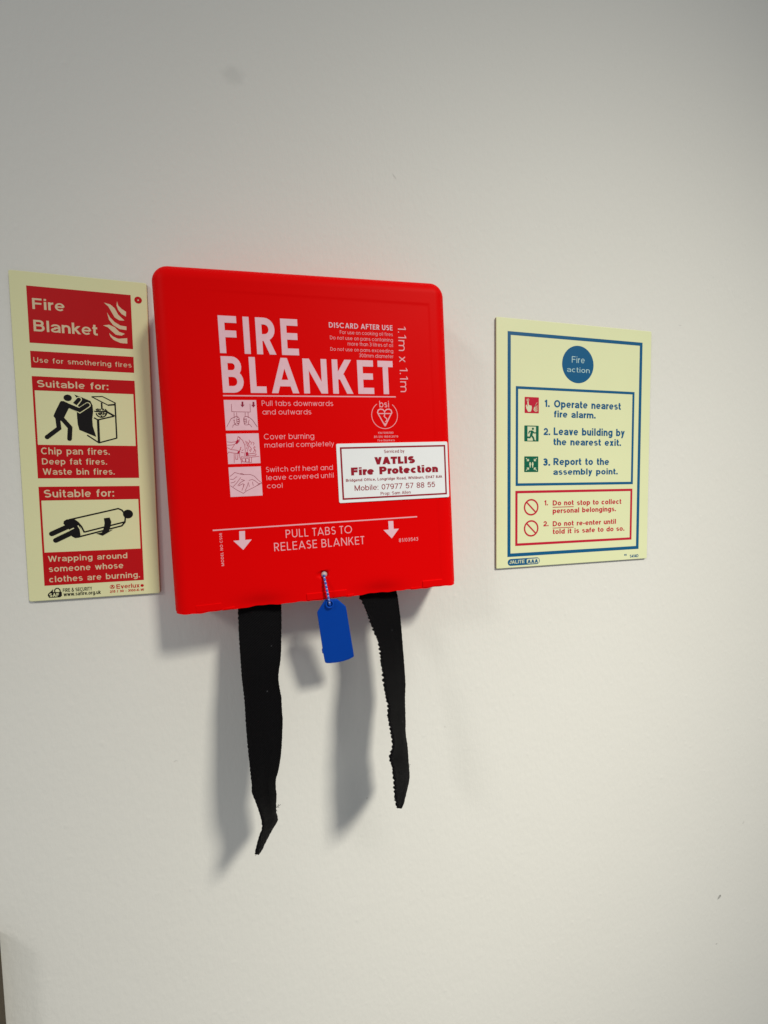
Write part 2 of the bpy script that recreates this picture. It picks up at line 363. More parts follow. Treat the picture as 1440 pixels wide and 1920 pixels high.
    if ch == '4': return W, [L((W*.74, 0), (W*.74, 1)), L((0, .26), (W, .26)), dg(t*1.2, .26, W*.68, 1)]
    if ch == '5': return W, [L((W*.16, 1-t), (W*.92, 1-t)), dg(W*.14, .44, W*.2, 1-w), ('L', [(W*.1, .5)]+arc(W/2, t+.3, W/2-t, .3, 125, -155, 16))]
    if ch == '6': return W, [('C', arc(W/2, t+.27, W/2-t, .28, 0, 360, 24)[:-1]), ('L', arc(W/2, .5, W/2-t, .5-t, 55, 190, 10))]
    if ch == '7': return W, [L((0, 1-t), (W, 1-t)), dg(W-t*1.4, 1-w, W*.3, 0)]
    if ch == '8': return W, [('C', arc(W/2, .74, W/2-t*1.2, .26-t, 0, 360, 22)[:-1]), ('C', arc(W/2, .26, W/2-t, .26-t*.6, 0, 360, 22)[:-1])]
    if ch == '9': return W, [('C', arc(W/2, 1-t-.27, W/2-t, .28, 0, 360, 24)[:-1]), ('L', arc(W/2, .5, W/2-t, .5-t, 235, 370, 10))]
    if ch == '.': return w*1.1, [('B', 0, 0, w*1.1, w*1.1)]
    if ch == ',': return w*1.1, [('B', 0, 0, w*1.1, w*1.1), dg(w*.7, 0, w*.3, -.14)]
    if ch == ':': return w*1.1, [('B', 0, 0, w*1.1, w*1.1), ('B', 0, X-w*1.1, w*1.1, X)]
    if ch == '-': return .32, [L((0, .36), (.32, .36))]
    if ch == '/': return .36, [dg(t, 0, .36-t, 1)]
    if ch == '&': return .8, [('L', [(.8, 0.02), (.22, .72)]+arc(.36, .8, .16, .17, 205, -20, 12)+[(.16, .42)]+arc(.3, .26, .25, .25, 140, 300, 10)+[(.72, .5)])]
    return .3, []
def text(mb, body, w, bold=.14, G=False, left=None, right=None, top=None, track=.0, rot=0, slant=True):
    """left/right: ends of the baseline (local mm), top: a point level with the tallest letter at the left end"""
    sb = .058 if not G else .085
    x = 0; strokes = []
    for ch in body:
        if ch == ' ': x += (.36 if G else .47)+track; continue
        gw, st = glyph(ch, bold*(.84 if ch in 'aes' and not G else 1), G)
        k = sb+(.02 if ch in 'iIlHNMDBPREFLU1' else -.015 if ch in 'TVAYvwy' else 0)+(.0 if bold < .17 else -.01)
        x += k
        strokes.append((x, st, ch))
        x += gw+k+track
    tmp = MB()
    for ox, st, ch_ in strokes:
        for i, q in enumerate(st):
            z = w+i*0.012; n0 = len(tmp.v); bd = bold*(.84 if ch_ in 'aes' and not G else 1)
            if q[0] in 'LC': tmp.ribbon(q[1], bd, z, closed=(q[0] == 'C'))
            elif q[0] == 'D':
                _, a, b, c, d = q
                h = bold/2*math.hypot(c-a, d-b)/max(1e-6, abs(d-b))
                p = [(a-h, b), (a+h, b), (c+h, d), (c-h, d)] if d > b else [(c-h, d), (c+h, d), (a+h, b), (a-h, b)]
                tmp.add([(*e, z) for e in p], [[0, 1, 2, 3]])
            else:
                _, a, b, c, d = q
                tmp.add([(*e, z) for e in ((a, b), (c, b), (c, d), (a, d))], [[0, 1, 2, 3]])
            for m_ in range(n0, len(tmp.v)): tmp.v[m_] = (tmp.v[m_][0]+ox, tmp.v[m_][1], tmp.v[m_][2])
    x0, x1 = min(p[0] for p in tmp.v), max(p[0] for p in tmp.v); tall = max(p[1] for p in tmp.v)
    dx, dy = right[0]-left[0], right[1]-left[1]
    ca, sa = math.cos(math.radians(rot)), math.sin(math.radians(rot)); wd = dx*ca+dy*sa
    hgt = abs(-(top[0]-left[0])*sa+(top[1]-left[1])*ca) if not isinstance(top, (int, float)) else top
    sx, sy = wd/(x1-x0), hgt/tall
    mid = ((left[0]+right[0])/2, (left[1]+right[1])/2)
    def T(p):
        a = (p[0]-(x0+x1)/2)*sx; b = p[1]*sy
        return (mid[0]+a*ca-b*sa, mid[1]+a*sa+b*ca, p[2])
    mb.add([T(p) for p in tmp.v], tmp.f)
def write(Z, body, l, r, top, w, bold=.14, G=False, rot=0, mb=None, track=0):
    mb = mb or MB()
    L, R = Z(*l), Z(*r); T = Z(l[0], top)
    text(mb, body, w, bold, G, L, R, abs(T[1]-L[1]) if rot == 0 else T, track, rot)
    return mb
def box_of(*corners):
    """axis-aligned rectangle nearest to four traced corners TL, TR, BR, BL"""
    tl, tr, br, bl = corners
    return ((tl[0]+bl[0])/2, (bl[1]+br[1])/2, (tr[0]+br[0])/2, (tl[1]+tr[1])/2)

# ================================================================== THE WALL
wb = MB(); wb.box(-1600, -1500, -60, 1500, 1100, 0)
wall = wb.build('wall', M['wall']); wall['kind'] = 'structure'
wall['label'] = 'off-white painted plaster wall with a fine roller texture'

# ================================================================== FIRE BLANKET BOX
D = 38.5
tl, tr, br, bl = [unproject(*p, D-4) for p in ((279.3, 493.2), (831.5, 530.2), (854.5, 1093.6), (327.5, 1151.5))]
FB = Frame((bl[0]+br[0])/2, (bl[1]+br[1])/2, 1.8)
BX = FB.empty('fire_blanket_box', 'red plastic fire blanket box with white lettering mounted on the wall', 'fire blanket box')
c_tl, c_tr, c_br, c_bl = [FB.at(*p, D-4) for p in ((279.3, 493.2), (831.5, 530.2), (854.5, 1093.6), (327.5, 1151.5))]
def front_point(px, py): return FB.at(px, py, D)
pu, pv = front_point(803.7, 571)
pu2, _ = front_point(826, 1040)
def case():
    nu, nv = 170, 190
    mb = MB(); ids = {}
    R, Rb = 9.5, 2.0
    def lerp(a, b, t): return a+(b-a)*t
    def sd(a, b, H, Wd):      # distance inside the rounded outline; a from centre line
        return 0
    s1 = front_point(488, 1134); s2 = front_point(713, 1112)
    hole = front_point(607, 1077)
    for j in range(nv+1):
        tv = j/nv
        v0 = tv
        for i in range(nu+1):
            tu = i/nu
            # denser near the sides
            e = lambda x: x-0.10*math.sin(2*math.pi*x)
            a, b = e(tu), e(v0)
            uL = lerp(c_bl[0], c_tl[0], b); uR = lerp(c_br[0], c_tr[0], b)
            u = lerp(uL, uR, a); v = lerp(lerp(c_bl[1], c_br[1], a), lerp(c_tl[1], c_tr[1], a), b)
            dl, dr = u-uL, uR-u
            vt = lerp(c_tl[1], c_tr[1], a); vb = lerp(c_bl[1], c_br[1], a)
            dt, db = vt-v, v-vb
            if db < 3: v += (1-db/3)*(.22*math.sin(u*.27)+.16*math.sin(u*.71+1))
            # pull corners onto the rounded outline
            inside = min(dl, dr, dt)
            for (dx, sx) in ((dl, 1), (dr, -1)):
                if dx < R and dt < R:
                    ox, oy = R-dx, R-dt; r = math.hypot(ox, oy)
                    mxr = max(ox, oy)
                    if r > 1e-6:
                        k = mxr/r            # square ring -> circle ring
                        u += sx*(ox-ox*k); v -= (oy-oy*k)
                    inside = R-mxr
                if dx < Rb and db < Rb:
                    ox, oy = Rb-dx, Rb-db; r = math.hypot(ox, oy); mxr = max(ox, oy)
                    if r > 1e-6:
                        k = mxr/r; u += sx*(ox-ox*k); v += (oy-oy*k)
            fa = 9.0; h = 0
            if inside < fa:
                q = 1-inside/fa; h = 7.5*(1-math.sqrt(max(0, 1-q*q)))
            w = D-h
            # shallow raised border round a recessed label panel
            pr = lerp(pu2, pu, max(0, min(1, (v-20)/(pv-20))))
            step = min(pr-u, pv-v)
            k = max(0, min(1, step/1.3+.5)); k = k*k*(3-2*k); q = max(0, min(1, (u-uL-9)/60)); k *= q*q*(3-2*q)
            w -= 0.2*k
            w += 0.25*k*math.sin(math.pi*min(1, max(0, a)))*math.sin(math.pi*min(1, max(0, b)))
            # thumb scoops over the two strap slots
            for s in (s1, s2):
                w -= 2.2*math.exp(-((u-s[0])/13.5)**2-((v-vb)/6.0)**2)
            hd = math.hypot(u-hole[0], v-hole[1])
            w -= 2.6*max(0, min(1, (2.6-hd)/0.8))
            mb.v.append((u, v, w)); ids[i, j] = len(mb.v)-1
    for j in range(nv):
        for i in range(nu):
            mb.f.append([ids[i, j], ids[i+1, j], ids[i+1, j+1], ids[i, j+1]])
    rim = [ids[i, 0] for i in range(nu+1)]+[ids[nu, j] for j in range(1, nv+1)]+[ids[i, nv] for i in range(nu-1, -1, -1)]+[ids[0, j] for j in range(nv-1, 0, -1)]
    n = len(rim); prev = rim
    for lev in (20, 0.3):
        cur = []
        for k, r in enumerate(rim):
            u, v, w = mb.v[r]
            g = (1-lev/36)*1.5
            mb.v.append((u*(1+g/85), v+(g if v > 90 else 0), lev)); cur.append(len(mb.v)-1)
        for k in range(n): mb.f.append([prev[k], cur[k], cur[(k+1) % n], prev[(k+1) % n]])
        prev = cur
    mb.f.append(prev[::-1])
    return mb
o = case().build('case', M['red_plastic'], BX, smooth=True)
o.modifiers.new('edges', 'EDGE_SPLIT').split_angle = math.radians(50)
# clips and lips along the bottom edge
for (x0, x1, yt, h0) in ((366, 416, 1135, 0.62), (416, 440, 1141, .3), (574, 651, 1113, .66), (651, 664, 1118, .3), (770, 791, 1103, .3), (791.5, 830, 1089, .66)):
    mid = (x0+x1)/2
    ybot = 1151.5+(mid-331)/(852.3-331)*(1094-1151.5)
    u0, vt = front_point(x0, yt); u1, _ = front_point(x1, yt); _, vb = front_point(mid, ybot+ (1.0 if h0 > .5 else 2.2))
    cb = MB(); cb.box(u0, vb-.4, D-5, u1, max(vt, vb+1.5), D+h0-.35, .5)
    cb.build('clip' if h0 > .5 else 'lip', M['red_plastic'], BX, smooth=False)

I1, I2, I3 = D+.06, D+.14, D+.24     # ink layers on the panel
zb3, zb4, zb5, zb6, zb7, zb8 = (Zoom(FB, D, *a) for a in ((4.8, 270, 480), (4.8, 560, 480), (5.538, 390, 730), (5.76, 620, 730), (5.143, 310, 940), (4.8, 570, 940)))
zpx = Zoom(FB, D, 1, 0, 0)
def ink(mb, name, mtl='white_ink', parent=None): return mb.build(name, M[mtl], parent or BX)
mb = write(zpx, 'FIRE', (412.8, 662), (561, 666.5), 591.5, I1, .185, True)
ink(mb, 'heading_lettering')
mb = write(zpx, 'BLANKET', (418.3, 736.5), (738.5, 739), 668, I1, .185, True)
ink(mb, 'heading_lettering')
def line(mb, p, q, wd, w):
    a, b = zpx(*p), zpx(*q); v = (a[1]+b[1])/2
    mb.rect(a[0], v-wd/2, b[0], v+wd/2, w)
mb = MB(); line(mb, (418.3, 742.1), (742, 743.9), .72, I1); ink(mb, 'rule_line', 'pink_ink')
mb = MB(); line(mb, (399, 994.3), (782, 969), .78, I1); ink(mb, 'rule_line', 'pink_ink')
ink(write(zb4, 'DISCARD AFTER USE', (273, 648), (845, 667), 600, I1, .17, True), 'warning_lettering')
mb = MB()
for s, l, r, tp in (('For use on cooking oil fires', (372, 705), (847, 718), 673), ('Do not use on pans containing', (283, 755), (848, 768), 722),
                    ('more than 3 litres of oil', (442, 808), (848, 818), 775), ('Do not use on pans exceeding', (287, 855), (850, 868), 824), ('300mm diameter', (545, 915), (853, 917), 882)):
    write(zb4, s, l, r, tp, I1, .105, True, mb=mb)
ink(mb, 'warning_lettering', 'pink_ink')
mb = MB(); a, b = zb4(897, 630), zb4(912, 1225); tp = zb4(968, 630)
text(mb, '1.1m x 1.1m', I1, .105, True, (b[0]*.5+a[0]*.5, a[1]), (b[0]*.5+a[0]*.5, b[1]), abs(tp[0]-a[0]), .0, -90)
ink(mb, 'size_lettering', 'pink_ink')
for lines in ([('Pull tabs downwards', (560, 172), (1300, 172), 117), ('and outwards', (567, 262), (1073, 260), 208)],
              [('Cover burning', (583, 520), (1103, 512), 462), ('material completely', (588, 604), (1310, 590), 552)],
              [('Switch off heat and', (605, 857), (1297, 838), 803), ('leave covered until', (610, 942), (1305, 918), 890), ('cool', (615, 1028), (775, 1022), 977)]):
    mb = MB()
    for s, l, r, tp in lines: write(zb5, s, l, r, tp, I1, .095, True, mb=mb)
    ink(mb, 'instruction_lettering', 'pink_ink')
# the three drawings
pics = []
for cs in (((163,110),(500,112),(521,425),(185,425)), ((188,460),(525,457),(546,768),(210,775)), ((212,810),(548,800),(567,1103),(235,1117))):
    mb = MB(); mb.rect(*box_of(*zb5.pts(cs)), I1); pics.append(ink(mb, 'pictogram'))
def strokes(Z, L, wd, w, mb):
    for i, s in enumerate(L): mb.ribbon(Z.pts(s), wd, w+.006*(i % 9))
mb = MB()
strokes(zb5, [[(243,152),(247,232),(440,236),(436,150)], [(270,240),(273,300)], [(298,240),(300,285)], [(386,240),(386,285)], [(416,240),(418,295)],
    [(195,390),(240,305),(270,290),(290,282),(315,285)], [(255,395),(262,372),(283,362)], [(262,320),(275,318),(272,340),(283,365)],
    [(512,390),(462,318),(430,292),(400,280),(375,288)], [(455,392),(440,372),(422,360)], [(428,318),(420,345),(422,365),(405,370)],
    [(300,290),(322,296),(326,310),(305,312)], [(305,312),(328,318),(326,332),(304,333)], [(303,333),(328,338),(322,352),(300,352)], [(300,352),(322,358),(318,370),(290,372),(284,350)],
    [(375,290),(370,304),(395,310)], [(395,310),(370,312),(372,328),(396,330)], [(396,330),(372,332),(376,348),(398,350)], [(398,350),(376,352),(382,368),(404,370)], [(298,300),(300,350)], [(398,300),(402,350)]], .20, I2, mb)
for x, y in ((358, 128), (472, 130)):
    P = zb5.pts([(x-9,y),(x+9,y),(x+9,y+32),(x+21,y+32),(x,y+58),(x-21,y+32),(x-9,y+32)]); mb.poly(P, I2)
ink(mb, 'drawing', 'dark_red_ink', pics[0])
mb = MB()
strokes(zb5, [[(197,545),(240,550),(285,545),(318,530)], [(200,580),(245,578),(275,572)], [(312,490),(300,540),(275,575),(245,618)], [(312,490),(360,530),(382,580),(388,640),(378,690)],
    [(312,490),(335,500),(325,540),(300,565)], [(200,605),(240,625),(300,632),(330,650),(300,665),(255,660),(215,650),(203,672)], [(272,668),(273,762)], [(290,670),(288,725),(308,727),(312,668)],
    [(325,645),(330,700),(345,735),(348,768)], [(345,700),(450,705),(532,695)], [(345,700),(347,752),(430,758),(452,760),(452,706)], [(430,708),(430,757)], [(325,640),(345,600)], [(340,600),(337,630)], [(350,640),(368,625)], [(345,655),(370,660)],
    [(415,672),(425,690),(495,688),(502,672)], [(415,672),(460,665),(502,672)], [(388,690),(425,692)],
    [(392,575),(400,560),(390,535)], [(405,590),(415,560),(402,540)], [(428,590),(420,560),(436,545),(425,522)], [(445,575),(452,555),(440,540)], [(470,580),(480,560),(462,545)], [(480,610),(490,600),(480,590)],
    [(410,640),(420,600),(412,580)], [(440,650),(452,615),(430,590)], [(470,655),(486,630),(470,600)], [(430,640),(440,620)], [(490,660),(497,640),(485,620)], [(400,620),(405,600)]], .20, I2, mb)
for c in ((375, 733), (407, 735)): mb.ell(zb5(*c), 1.9/1.0*.6, 1.3, I2+.06, 16, .2)
mb.poly(zb5.pts([(395,690),(392,660),(408,645),(420,668),(412,690)]), I2+.07)
mb.poly(zb5.pts([(285,560),(300,528),(322,520),(318,545),(300,570)]), I2+.07)
mb.poly(zb5.pts([(300,665),(320,636),(335,640),(322,668)]), I2+.07)
ink(mb, 'drawing', 'mark_red_ink', pics[1])
mb = MB()
strokes(zb5, [[(228,905),(278,863),(330,878),(352,885),(440,884),(480,900),(520,940),(560,972)], [(560,972),(480,1015),(400,1055),(368,1080),(300,1045),(232,1000)], [(330,880),(345,872),(372,882)],
    [(230,932),(262,935),(300,905)], [(236,972),(270,965),(285,950)], [(262,1010),(300,970),(340,915)], [(310,1000),(340,965),(380,945),(345,935)], [(318,1003),(360,980),(372,985),(365,1010),(372,1000)], [(352,1050),(372,1000),(380,985)],
    [(385,1055),(410,1000),(418,965),(430,1010)], [(425,945),(460,935),(490,950),(520,975),(545,978)], [(462,960),(470,1000)], [(505,1000),(535,980)]], .20, I2, mb)
ink(mb, 'drawing', 'dark_red_ink', pics[2])
# test-house kitemark
mb = MB(); c = zb6(583, 280); r = abs(zb6(722, 280)[0]-zb6(444, 280)[0])/2
mb.ribbon([(c[0]+r*math.cos(math.radians(a)), c[1]+r*math.sin(math.radians(a))) for a in range(124, 124+292, 4)], .38, I1)
write(zb6, 'bsi', (527, 195), (630, 195), 124, I1, .13, True, mb=mb)
heart = [(588,398),(520,278),(506,252),(512,226),(535,214),(562,218),(582,240),(602,218),(630,214),(652,226),(660,252),(646,278),(588,398)]
mb.ribbon(zb6.pts(heart), .72, I1+.05)
mb.ribbon(zb6.pts([(506,262),(660,262)]), .62, I1+.07)
mb.ribbon(zb6.pts([(582,240),(582,275),(576,292),(590,306),(606,318),(604,340),(590,352)]), .62, I1+.09)
mb.poly(zb6.pts([(568,352),(588,372),(610,352),(590,400)]), I1+.11)
ink(mb, 'kitemark_logo', 'pink_ink')
mb = MB()
for s, l, r, tp in (('KM 506580', (515, 480), (678, 480), 458), ('BS EN 1869:2019', (470, 524), (728, 520), 501), ('Fire Blankets', (508, 563), (693, 560), 541)):
    write(zb6, s, l, r, tp, I1, .13, True, mb=mb)
ink(mb, 'standard_lettering', 'pink_ink')
for Z, P in ((zb7, [(712,288),(768,285),(770,372),(833,367),(752,468),(655,380),(714,376)]), (zb8, [(758,178),(803,176),(807,248),(853,246),(790,333),(715,258),(762,254)])):
    mb = MB(); mb.poly(Z.pts(P), I1); ink(mb, 'arrow_mark')
mb = MB()
write(zpx, 'PULL TABS TO', (536.1, 1007.7), (660.2, 1000.4), 992.5, I1, .105, True, mb=mb)
write(zpx, 'RELEASE BLANKET', (514.5, 1033.3), (683.5, 1020.2), 1017.6, I1, .105, True, mb=mb)
ink(mb, 'release_lettering', 'pink_ink')
mb = MB(); a, b = zb7(568, 622), zb7(545, 305); tp = zb7(542, 622)
text(mb, 'MODEL NO CS06', I1, .15, True, ((a[0]+b[0])/2, a[1]), ((a[0]+b[0])/2, b[1]), abs(tp[0]-a[0]), .03, 90)
ink(mb, 'number_lettering', 'pink_ink')
ink(write(zb8, '81/03543', (855, 365), (1027, 355), 333, I1, .12, True), 'number_lettering', 'pink_ink')

# service label stuck over the right edge: it follows the rounded side of the case
SR = math.radians(0.0)
def rounded(u0, v0, u1, v1, r, n=5):
    P = []
    for (cu, cv, a0) in ((u1-r, v1-r, 0), (u0+r, v1-r, 90), (u0+r, v0+r, 180), (u1-r, v0+r, 270)):
        P += [(cu+r*math.cos(math.radians(a0+90*k/n)), cv+r*math.sin(math.radians(a0+90*k/n))) for k in range(n+1)]
    return P
sc = [FB.at(631, 831.2, D+.5), FB.at(838.4, 828.6, D+.5), FB.at(842.8, 933.2, D+.5), FB.at(635.3, 941.8, D+.5)]
su0, sv0, su1, sv1 = box_of(*sc)
mb = MB(); n = len(mb.v)
P = rounded(su0, sv0, su1, sv1, 1.0); k = len(P)
mb.v = [(p[0], p[1], D-.3) for p in P]+[(p[0], p[1], D+.45) for p in P]
mb.f = [[i, (i+1) % k, k+(i+1) % k, k+i] for i in range(k)]+[list(range(k, 2*k)), list(range(k))[::-1]]
SL = mb.build('service_label', M['sticker'], BX); SL['label'] = 'white service label with a dark red border and lettering'
fr = [FB.at(620+x/5.76, 730+y/5.76, D+.5) for x, y in ((100,620),(1240,605),(1253,1140),(127,1188))]
mb = MB(); mb.frame(*box_of(*fr), 1.05, D+.5); mb.build('border', M['sticker_ink'], SL)
zs = Zoom(FB, D+.5, 5.76, 620, 730); S1 = D+.52
for body, l, r, tp, bd in (('Serviced by', (577,687), (797,683), 652, .145), ('VATLIS', (475,810), (912,800), 730, .30), ('Fire Protection', (222,923), (1160,900), 838, .275),
                       ('Bridgend Office, Longridge Road, Whitburn, EH47 8JA', (165,990), (1205,962), 960, .165), ('Mobile: 07977 57 88 55', (260,1090), (1128,1060), 1030, .12), ('Prop: Sam Allen', (540,1138), (865,1130), 1104, .135)):
    write(zs, body, l, r, tp, S1, bd, track=(-.03 if bd > .25 else 0)).build('lettering', M['sticker_ink'], SL)

# ================================================================== SIGN ON THE LEFT
lt = [unproject(*p, 1.8) for p in ((13.5, 504), (275.6, 531.5), (299, 1110.5), (55, 1130.5))]
FL = Frame((lt[2][0]+lt[3][0])/2, (lt[2][1]+lt[3][1])/2, -0.22)
LS = FL.empty('fire_blanket_sign', 'tall narrow pale yellow sign with red panels left of the red box', 'sign')
LB = 2.0
def board(fr, px, w, mtl, parent, r=1.2):
    u0, v0, u1, v1 = box_of(*[fr.at(*p, w) for p in px])
    P = rounded(u0, v0, u1, v1, r); k = len(P)
    mb = MB(); b = .35
    def ring(s, w): 
        cu, cv = (u0+u1)/2, (v0+v1)/2
        return [(cu+(p[0]-cu)*(1-s/(u1-u0)*2), cv+(p[1]-cv)*(1-s/(v1-v0)*2), w) for p in P]
    mb.v = ring(0, .2)+ring(0, w-b)+ring(b, w)
    mb.f = [[l*k+i, l*k+(i+1) % k, (l+1)*k+(i+1) % k, (l+1)*k+i] for l in range(2) for i in range(k)]+[list(range(2*k, 3*k)), list(range(k))[::-1]]
    o = mb.build('board', [mtl, M['board_edge']], parent)
    for i, p in enumerate(o.data.polygons): p.material_index = 1 if i < k else 0
    return o
board(FL, ((13.5, 504), (275.6, 531.5), (299, 1110.5), (55, 1130.5)), LB, M['board_left'], LS)
zl1 = Zoom(FL, LB, 4.645, 0, 490); zl2 = Zoom(FL, LB, 4.645, 0, 820); zlp = Zoom(FL, LB, 7.2, 60, 730)
J1, J2, J3, J4 = LB+.06, LB+.10, LB+.2, LB+.3
def panel(mb, name, mtl, parent): return mb.build(name, M[mtl], parent)
# common left and right edges of the four red panels
pa = box_of(*zl1.pts([(228,207),(1137,297),(1158,768),(257,705)]))
pb = box_of(*zl1.pts([(263,778),(1162,833),(1168,972),(270,925)]))
pc = box_of(zl1(277,997), zl1(1172,1043), zl2(1212,353), zl2(330,357))
pd = box_of(*zl2.pts([(337,432),(1217,422),(1253,1238),(388,1297)]))
uL = (pa[0]+pb[0]+pc[0]+pd[0])/4; uR = (pa[2]+pb[2]+pc[2]+pd[2])/4
mb = MB(); mb.rect(uL, pa[1], uR, pa[3], J1); t1 = panel(mb, 'title_panel', 'sign_red', LS)
mb = MB(); write(zl1, 'Fire', (284,415), (565,437), 320, J2, .17, mb=mb); panel(mb, 'lettering', 'sign_text', t1)
mb = MB(); write(zl1, 'Blanket', (295,607), (853,648), 508, J2, .17, mb=mb); panel(mb, 'lettering', 'sign_text', t1)
mb = MB()
for i, P in enumerate(([(1020,348),(1030,385),(1060,415),(1098,440),(1098,482),(1060,460),(1030,425),(1015,385)],
    [(905,360),(960,375),(1000,410),(1030,465),(1085,517),(1040,515),(1000,490),(970,440),(945,395)],
    [(932,445),(960,490),(1000,530),(1050,560),(1102,568),(1102,600),(1040,590),(985,555),(950,510)],
    [(898,558),(950,552),(1000,575),(1040,615),(1088,632),(1060,648),(1010,640),(970,605),(940,575)],
    [(950,625),(985,655),(1030,675),(1108,670),(1110,717),(1050,712),(990,685),(962,655)])): mb.poly(zl1.pts(P), J2)
panel(mb, 'flame_symbol', 'sign_text', t1)
mb = MB(); mb.rect(uL, pb[1], uR, pb[3], J1); t2 = panel(mb, 'use_panel', 'sign_red', LS)
panel(write(zl1, 'Use for smothering fires', (293,880), (1147,925), 835, J2, .14, track=.05), 'lettering', 'sign_text', t2)
def window_panel(outer, inner):
    mb = MB(); a, b = outer, inner
    mb.poly([(uL,a[1]),(uR,a[1]),(uR,a[3]),(uL,a[3])], J1, [[(b[0],b[1]),(b[0],b[3]),(b[2],b[3]),(b[2],b[1])]])
    return mb.build('suitable_panel', M['sign_red'], LS)
ia = box_of(zl1(300,1122), zl1(1160,1158), zl2(1185,73), zl2(330,67))
ib = box_of(*zl2.pts([(360,550),(1203,538),(1225,967),(390,1005)]))
iL, iR = (ia[0]+ib[0])/2, (ia[2]+ib[2])/2
t3 = window_panel(pc, (iL, ia[1], iR, ia[3])); t4 = window_panel(pd, (iL, ib[1], iR, ib[3]))
panel(write(zl1, 'Suitable for:', (326,1097), (945,1118), 1036, J2, .165, track=.02), 'lettering', 'sign_text', t3)
mb = MB()
for s, l, r, tp in (('Chip pan fires.', (360,150), (957,150), 90), ('Deep fat fires.', (368,237), (933,237), 183), ('Waste bin fires.', (375,327), (1000,323), 272)): write(zl2, s, l, r, tp, J2, .158, mb=mb, track=.03)
panel(mb, 'lettering', 'sign_text', t3)
panel(write(zl2, 'Suitable for:', (386,527), (995,513), 460, J2, .165, track=.02), 'lettering', 'sign_text', t4)
mb = MB()
for s, l, r, tp in (('Wrapping around', (420,1085), (1110,1052), 1034), ('someone whose', (428,1170), (1075,1142), 1116), ('clothes are burning.', (430,1260), (1220,1222), 1207)): write(zl2, s, l, r, tp, J2, .158, mb=mb, track=.03)
panel(mb, 'lettering', 'sign_text', t4)
# person smothering a pan fire
k = abs(zlp(100, 400)[0]-zlp(0, 400)[0])/100       # mm per zoom pixel
mb = MB()
def R(L, wd, w, caps=False): mb.ribbon(zlp.pts(L), wd*k*(1.25 if wd < 30 else 1), w, caps=caps)
def Q(P, w): mb.poly(zlp.pts(P), w)
mb.ell(zlp(482, 115), 58*k, 52*k, J1)
Q([(378,172),(390,158),(425,158),(520,200),(500,250),(432,385),(400,425),(340,425),(290,360),(310,310)], J1)
Q([(573,70),(700,120),(790,158),(818,220),(826,300),(814,400),(822,500),(868,642),(640,548),(618,470),(606,340),(608,250),(640,190),(610,130)], J1+.02)
R([(345,370),(365,525),(205,645)], 66, J1+.03, True); R([(398,385),(515,515),(508,668)], 66, J1+.05, True)
R([(805,100),(950,97),(1125,185),(1108,212),(1030,216),(805,100)], 13, J1); R([(1030,214),(1120,206)], 20, J1+.01)
R([(1121,180),(1145,662)], 17, J1+.02); R([(1147,658),(905,722),(745,618)], 16, J1+.03); R([(892,412),(906,722)], 34, J1+.04); R([(838,384),(890,412),(1112,362)], 16, J1+.05)
R([(1115,362),(1000,297)], 22, J1+.06); R([(940,180),(945,270)], 18, J1+.07)
R([(938+70*math.cos(math.radians(a)), 318+58*math.sin(math.radians(a))) for a in range(-5, 190, 13)], 15, J1+.01)
R([(866,300),(1012,300)], 16, J1+.02)
for i, (x0, y0, x1, y1) in enumerate(((895,318,910,345),(918,312,922,350),(938,340,940,308),(960,348,966,310),(985,340,988,318),(868,300,840,294),(885,295,865,265),(905,290,885,258),(925,285,915,262),(955,285,968,262),(980,290,1000,268),(1000,296,1015,285),(930,360,950,360))):
    R([(x0,y0),(x1,y1)], 15, J1+.03+.004*i)
person_sym = panel(mb, 'fire_pictogram', 'sign_black', t3)
mb = MB(); R([(580,212),(636,135)], 82, J1+.10, True); R([(520,205),(645,285),(755,212)], 84, J1+.16, True); panel(mb, 'outline', 'board_left', t3)
mb = MB(); R([(572,208),(634,138)], 60, J1+.13, True); R([(470,210),(645,282),(752,212)], 64, J1+.2, True); panel(mb, 'arm_mark', 'sign_black', t3)
# rolled-up person
k = abs(zl2(100, 400)[0]-zl2(0, 400)[0])/100
mb = MB()
def R2(L, wd, w, caps=False): mb.ribbon(zl2.pts(L), wd*k*(1.2 if wd < 30 else 1.06), w, caps=caps)
mb.ell(zl2(1115,668), 50*k, 49*k, J1)
mb.poly(zl2.pts([(552,752),(556,730),(580,715),(640,712),(685,745),(703,790),(706,840),(692,873),(655,878),(625,862),(600,800)]), J1+.01)
R2([(600,718),(1032,620)], 13, J1+.02); R2([(1030,620),(1062,634),(1084,662),(1092,700),(1088,738),(1060,772)], 13, J1+.03)
R2([(735,825),(1092,735)], 13, J1+.04); R2([(675,870),(1062,770)], 13, J1+.05); R2([(640,714),(680,742),(712,780),(735,828)], 13, J1+.06)
R2([(452,840),(640,755)], 48, J1+.07, True); R2([(487,897),(675,808)], 48, J1+.09, True)
mb.poly(zl2.pts([(905,705),(955,698),(970,735),(962,780),(950,812),(985,803),(895,856),(838,838),(888,828),(905,790),(912,745)]), J1+.11)
panel(mb, 'rescue_pictogram', 'sign_black', t4)
mb = MB(); R2([(490,862),(600,812),(645,790)], 9, J1+.13); R2([(680,768),(700,800),(708,850)], 9, J1+.14); panel(mb, 'outline', 'board_left', t4)
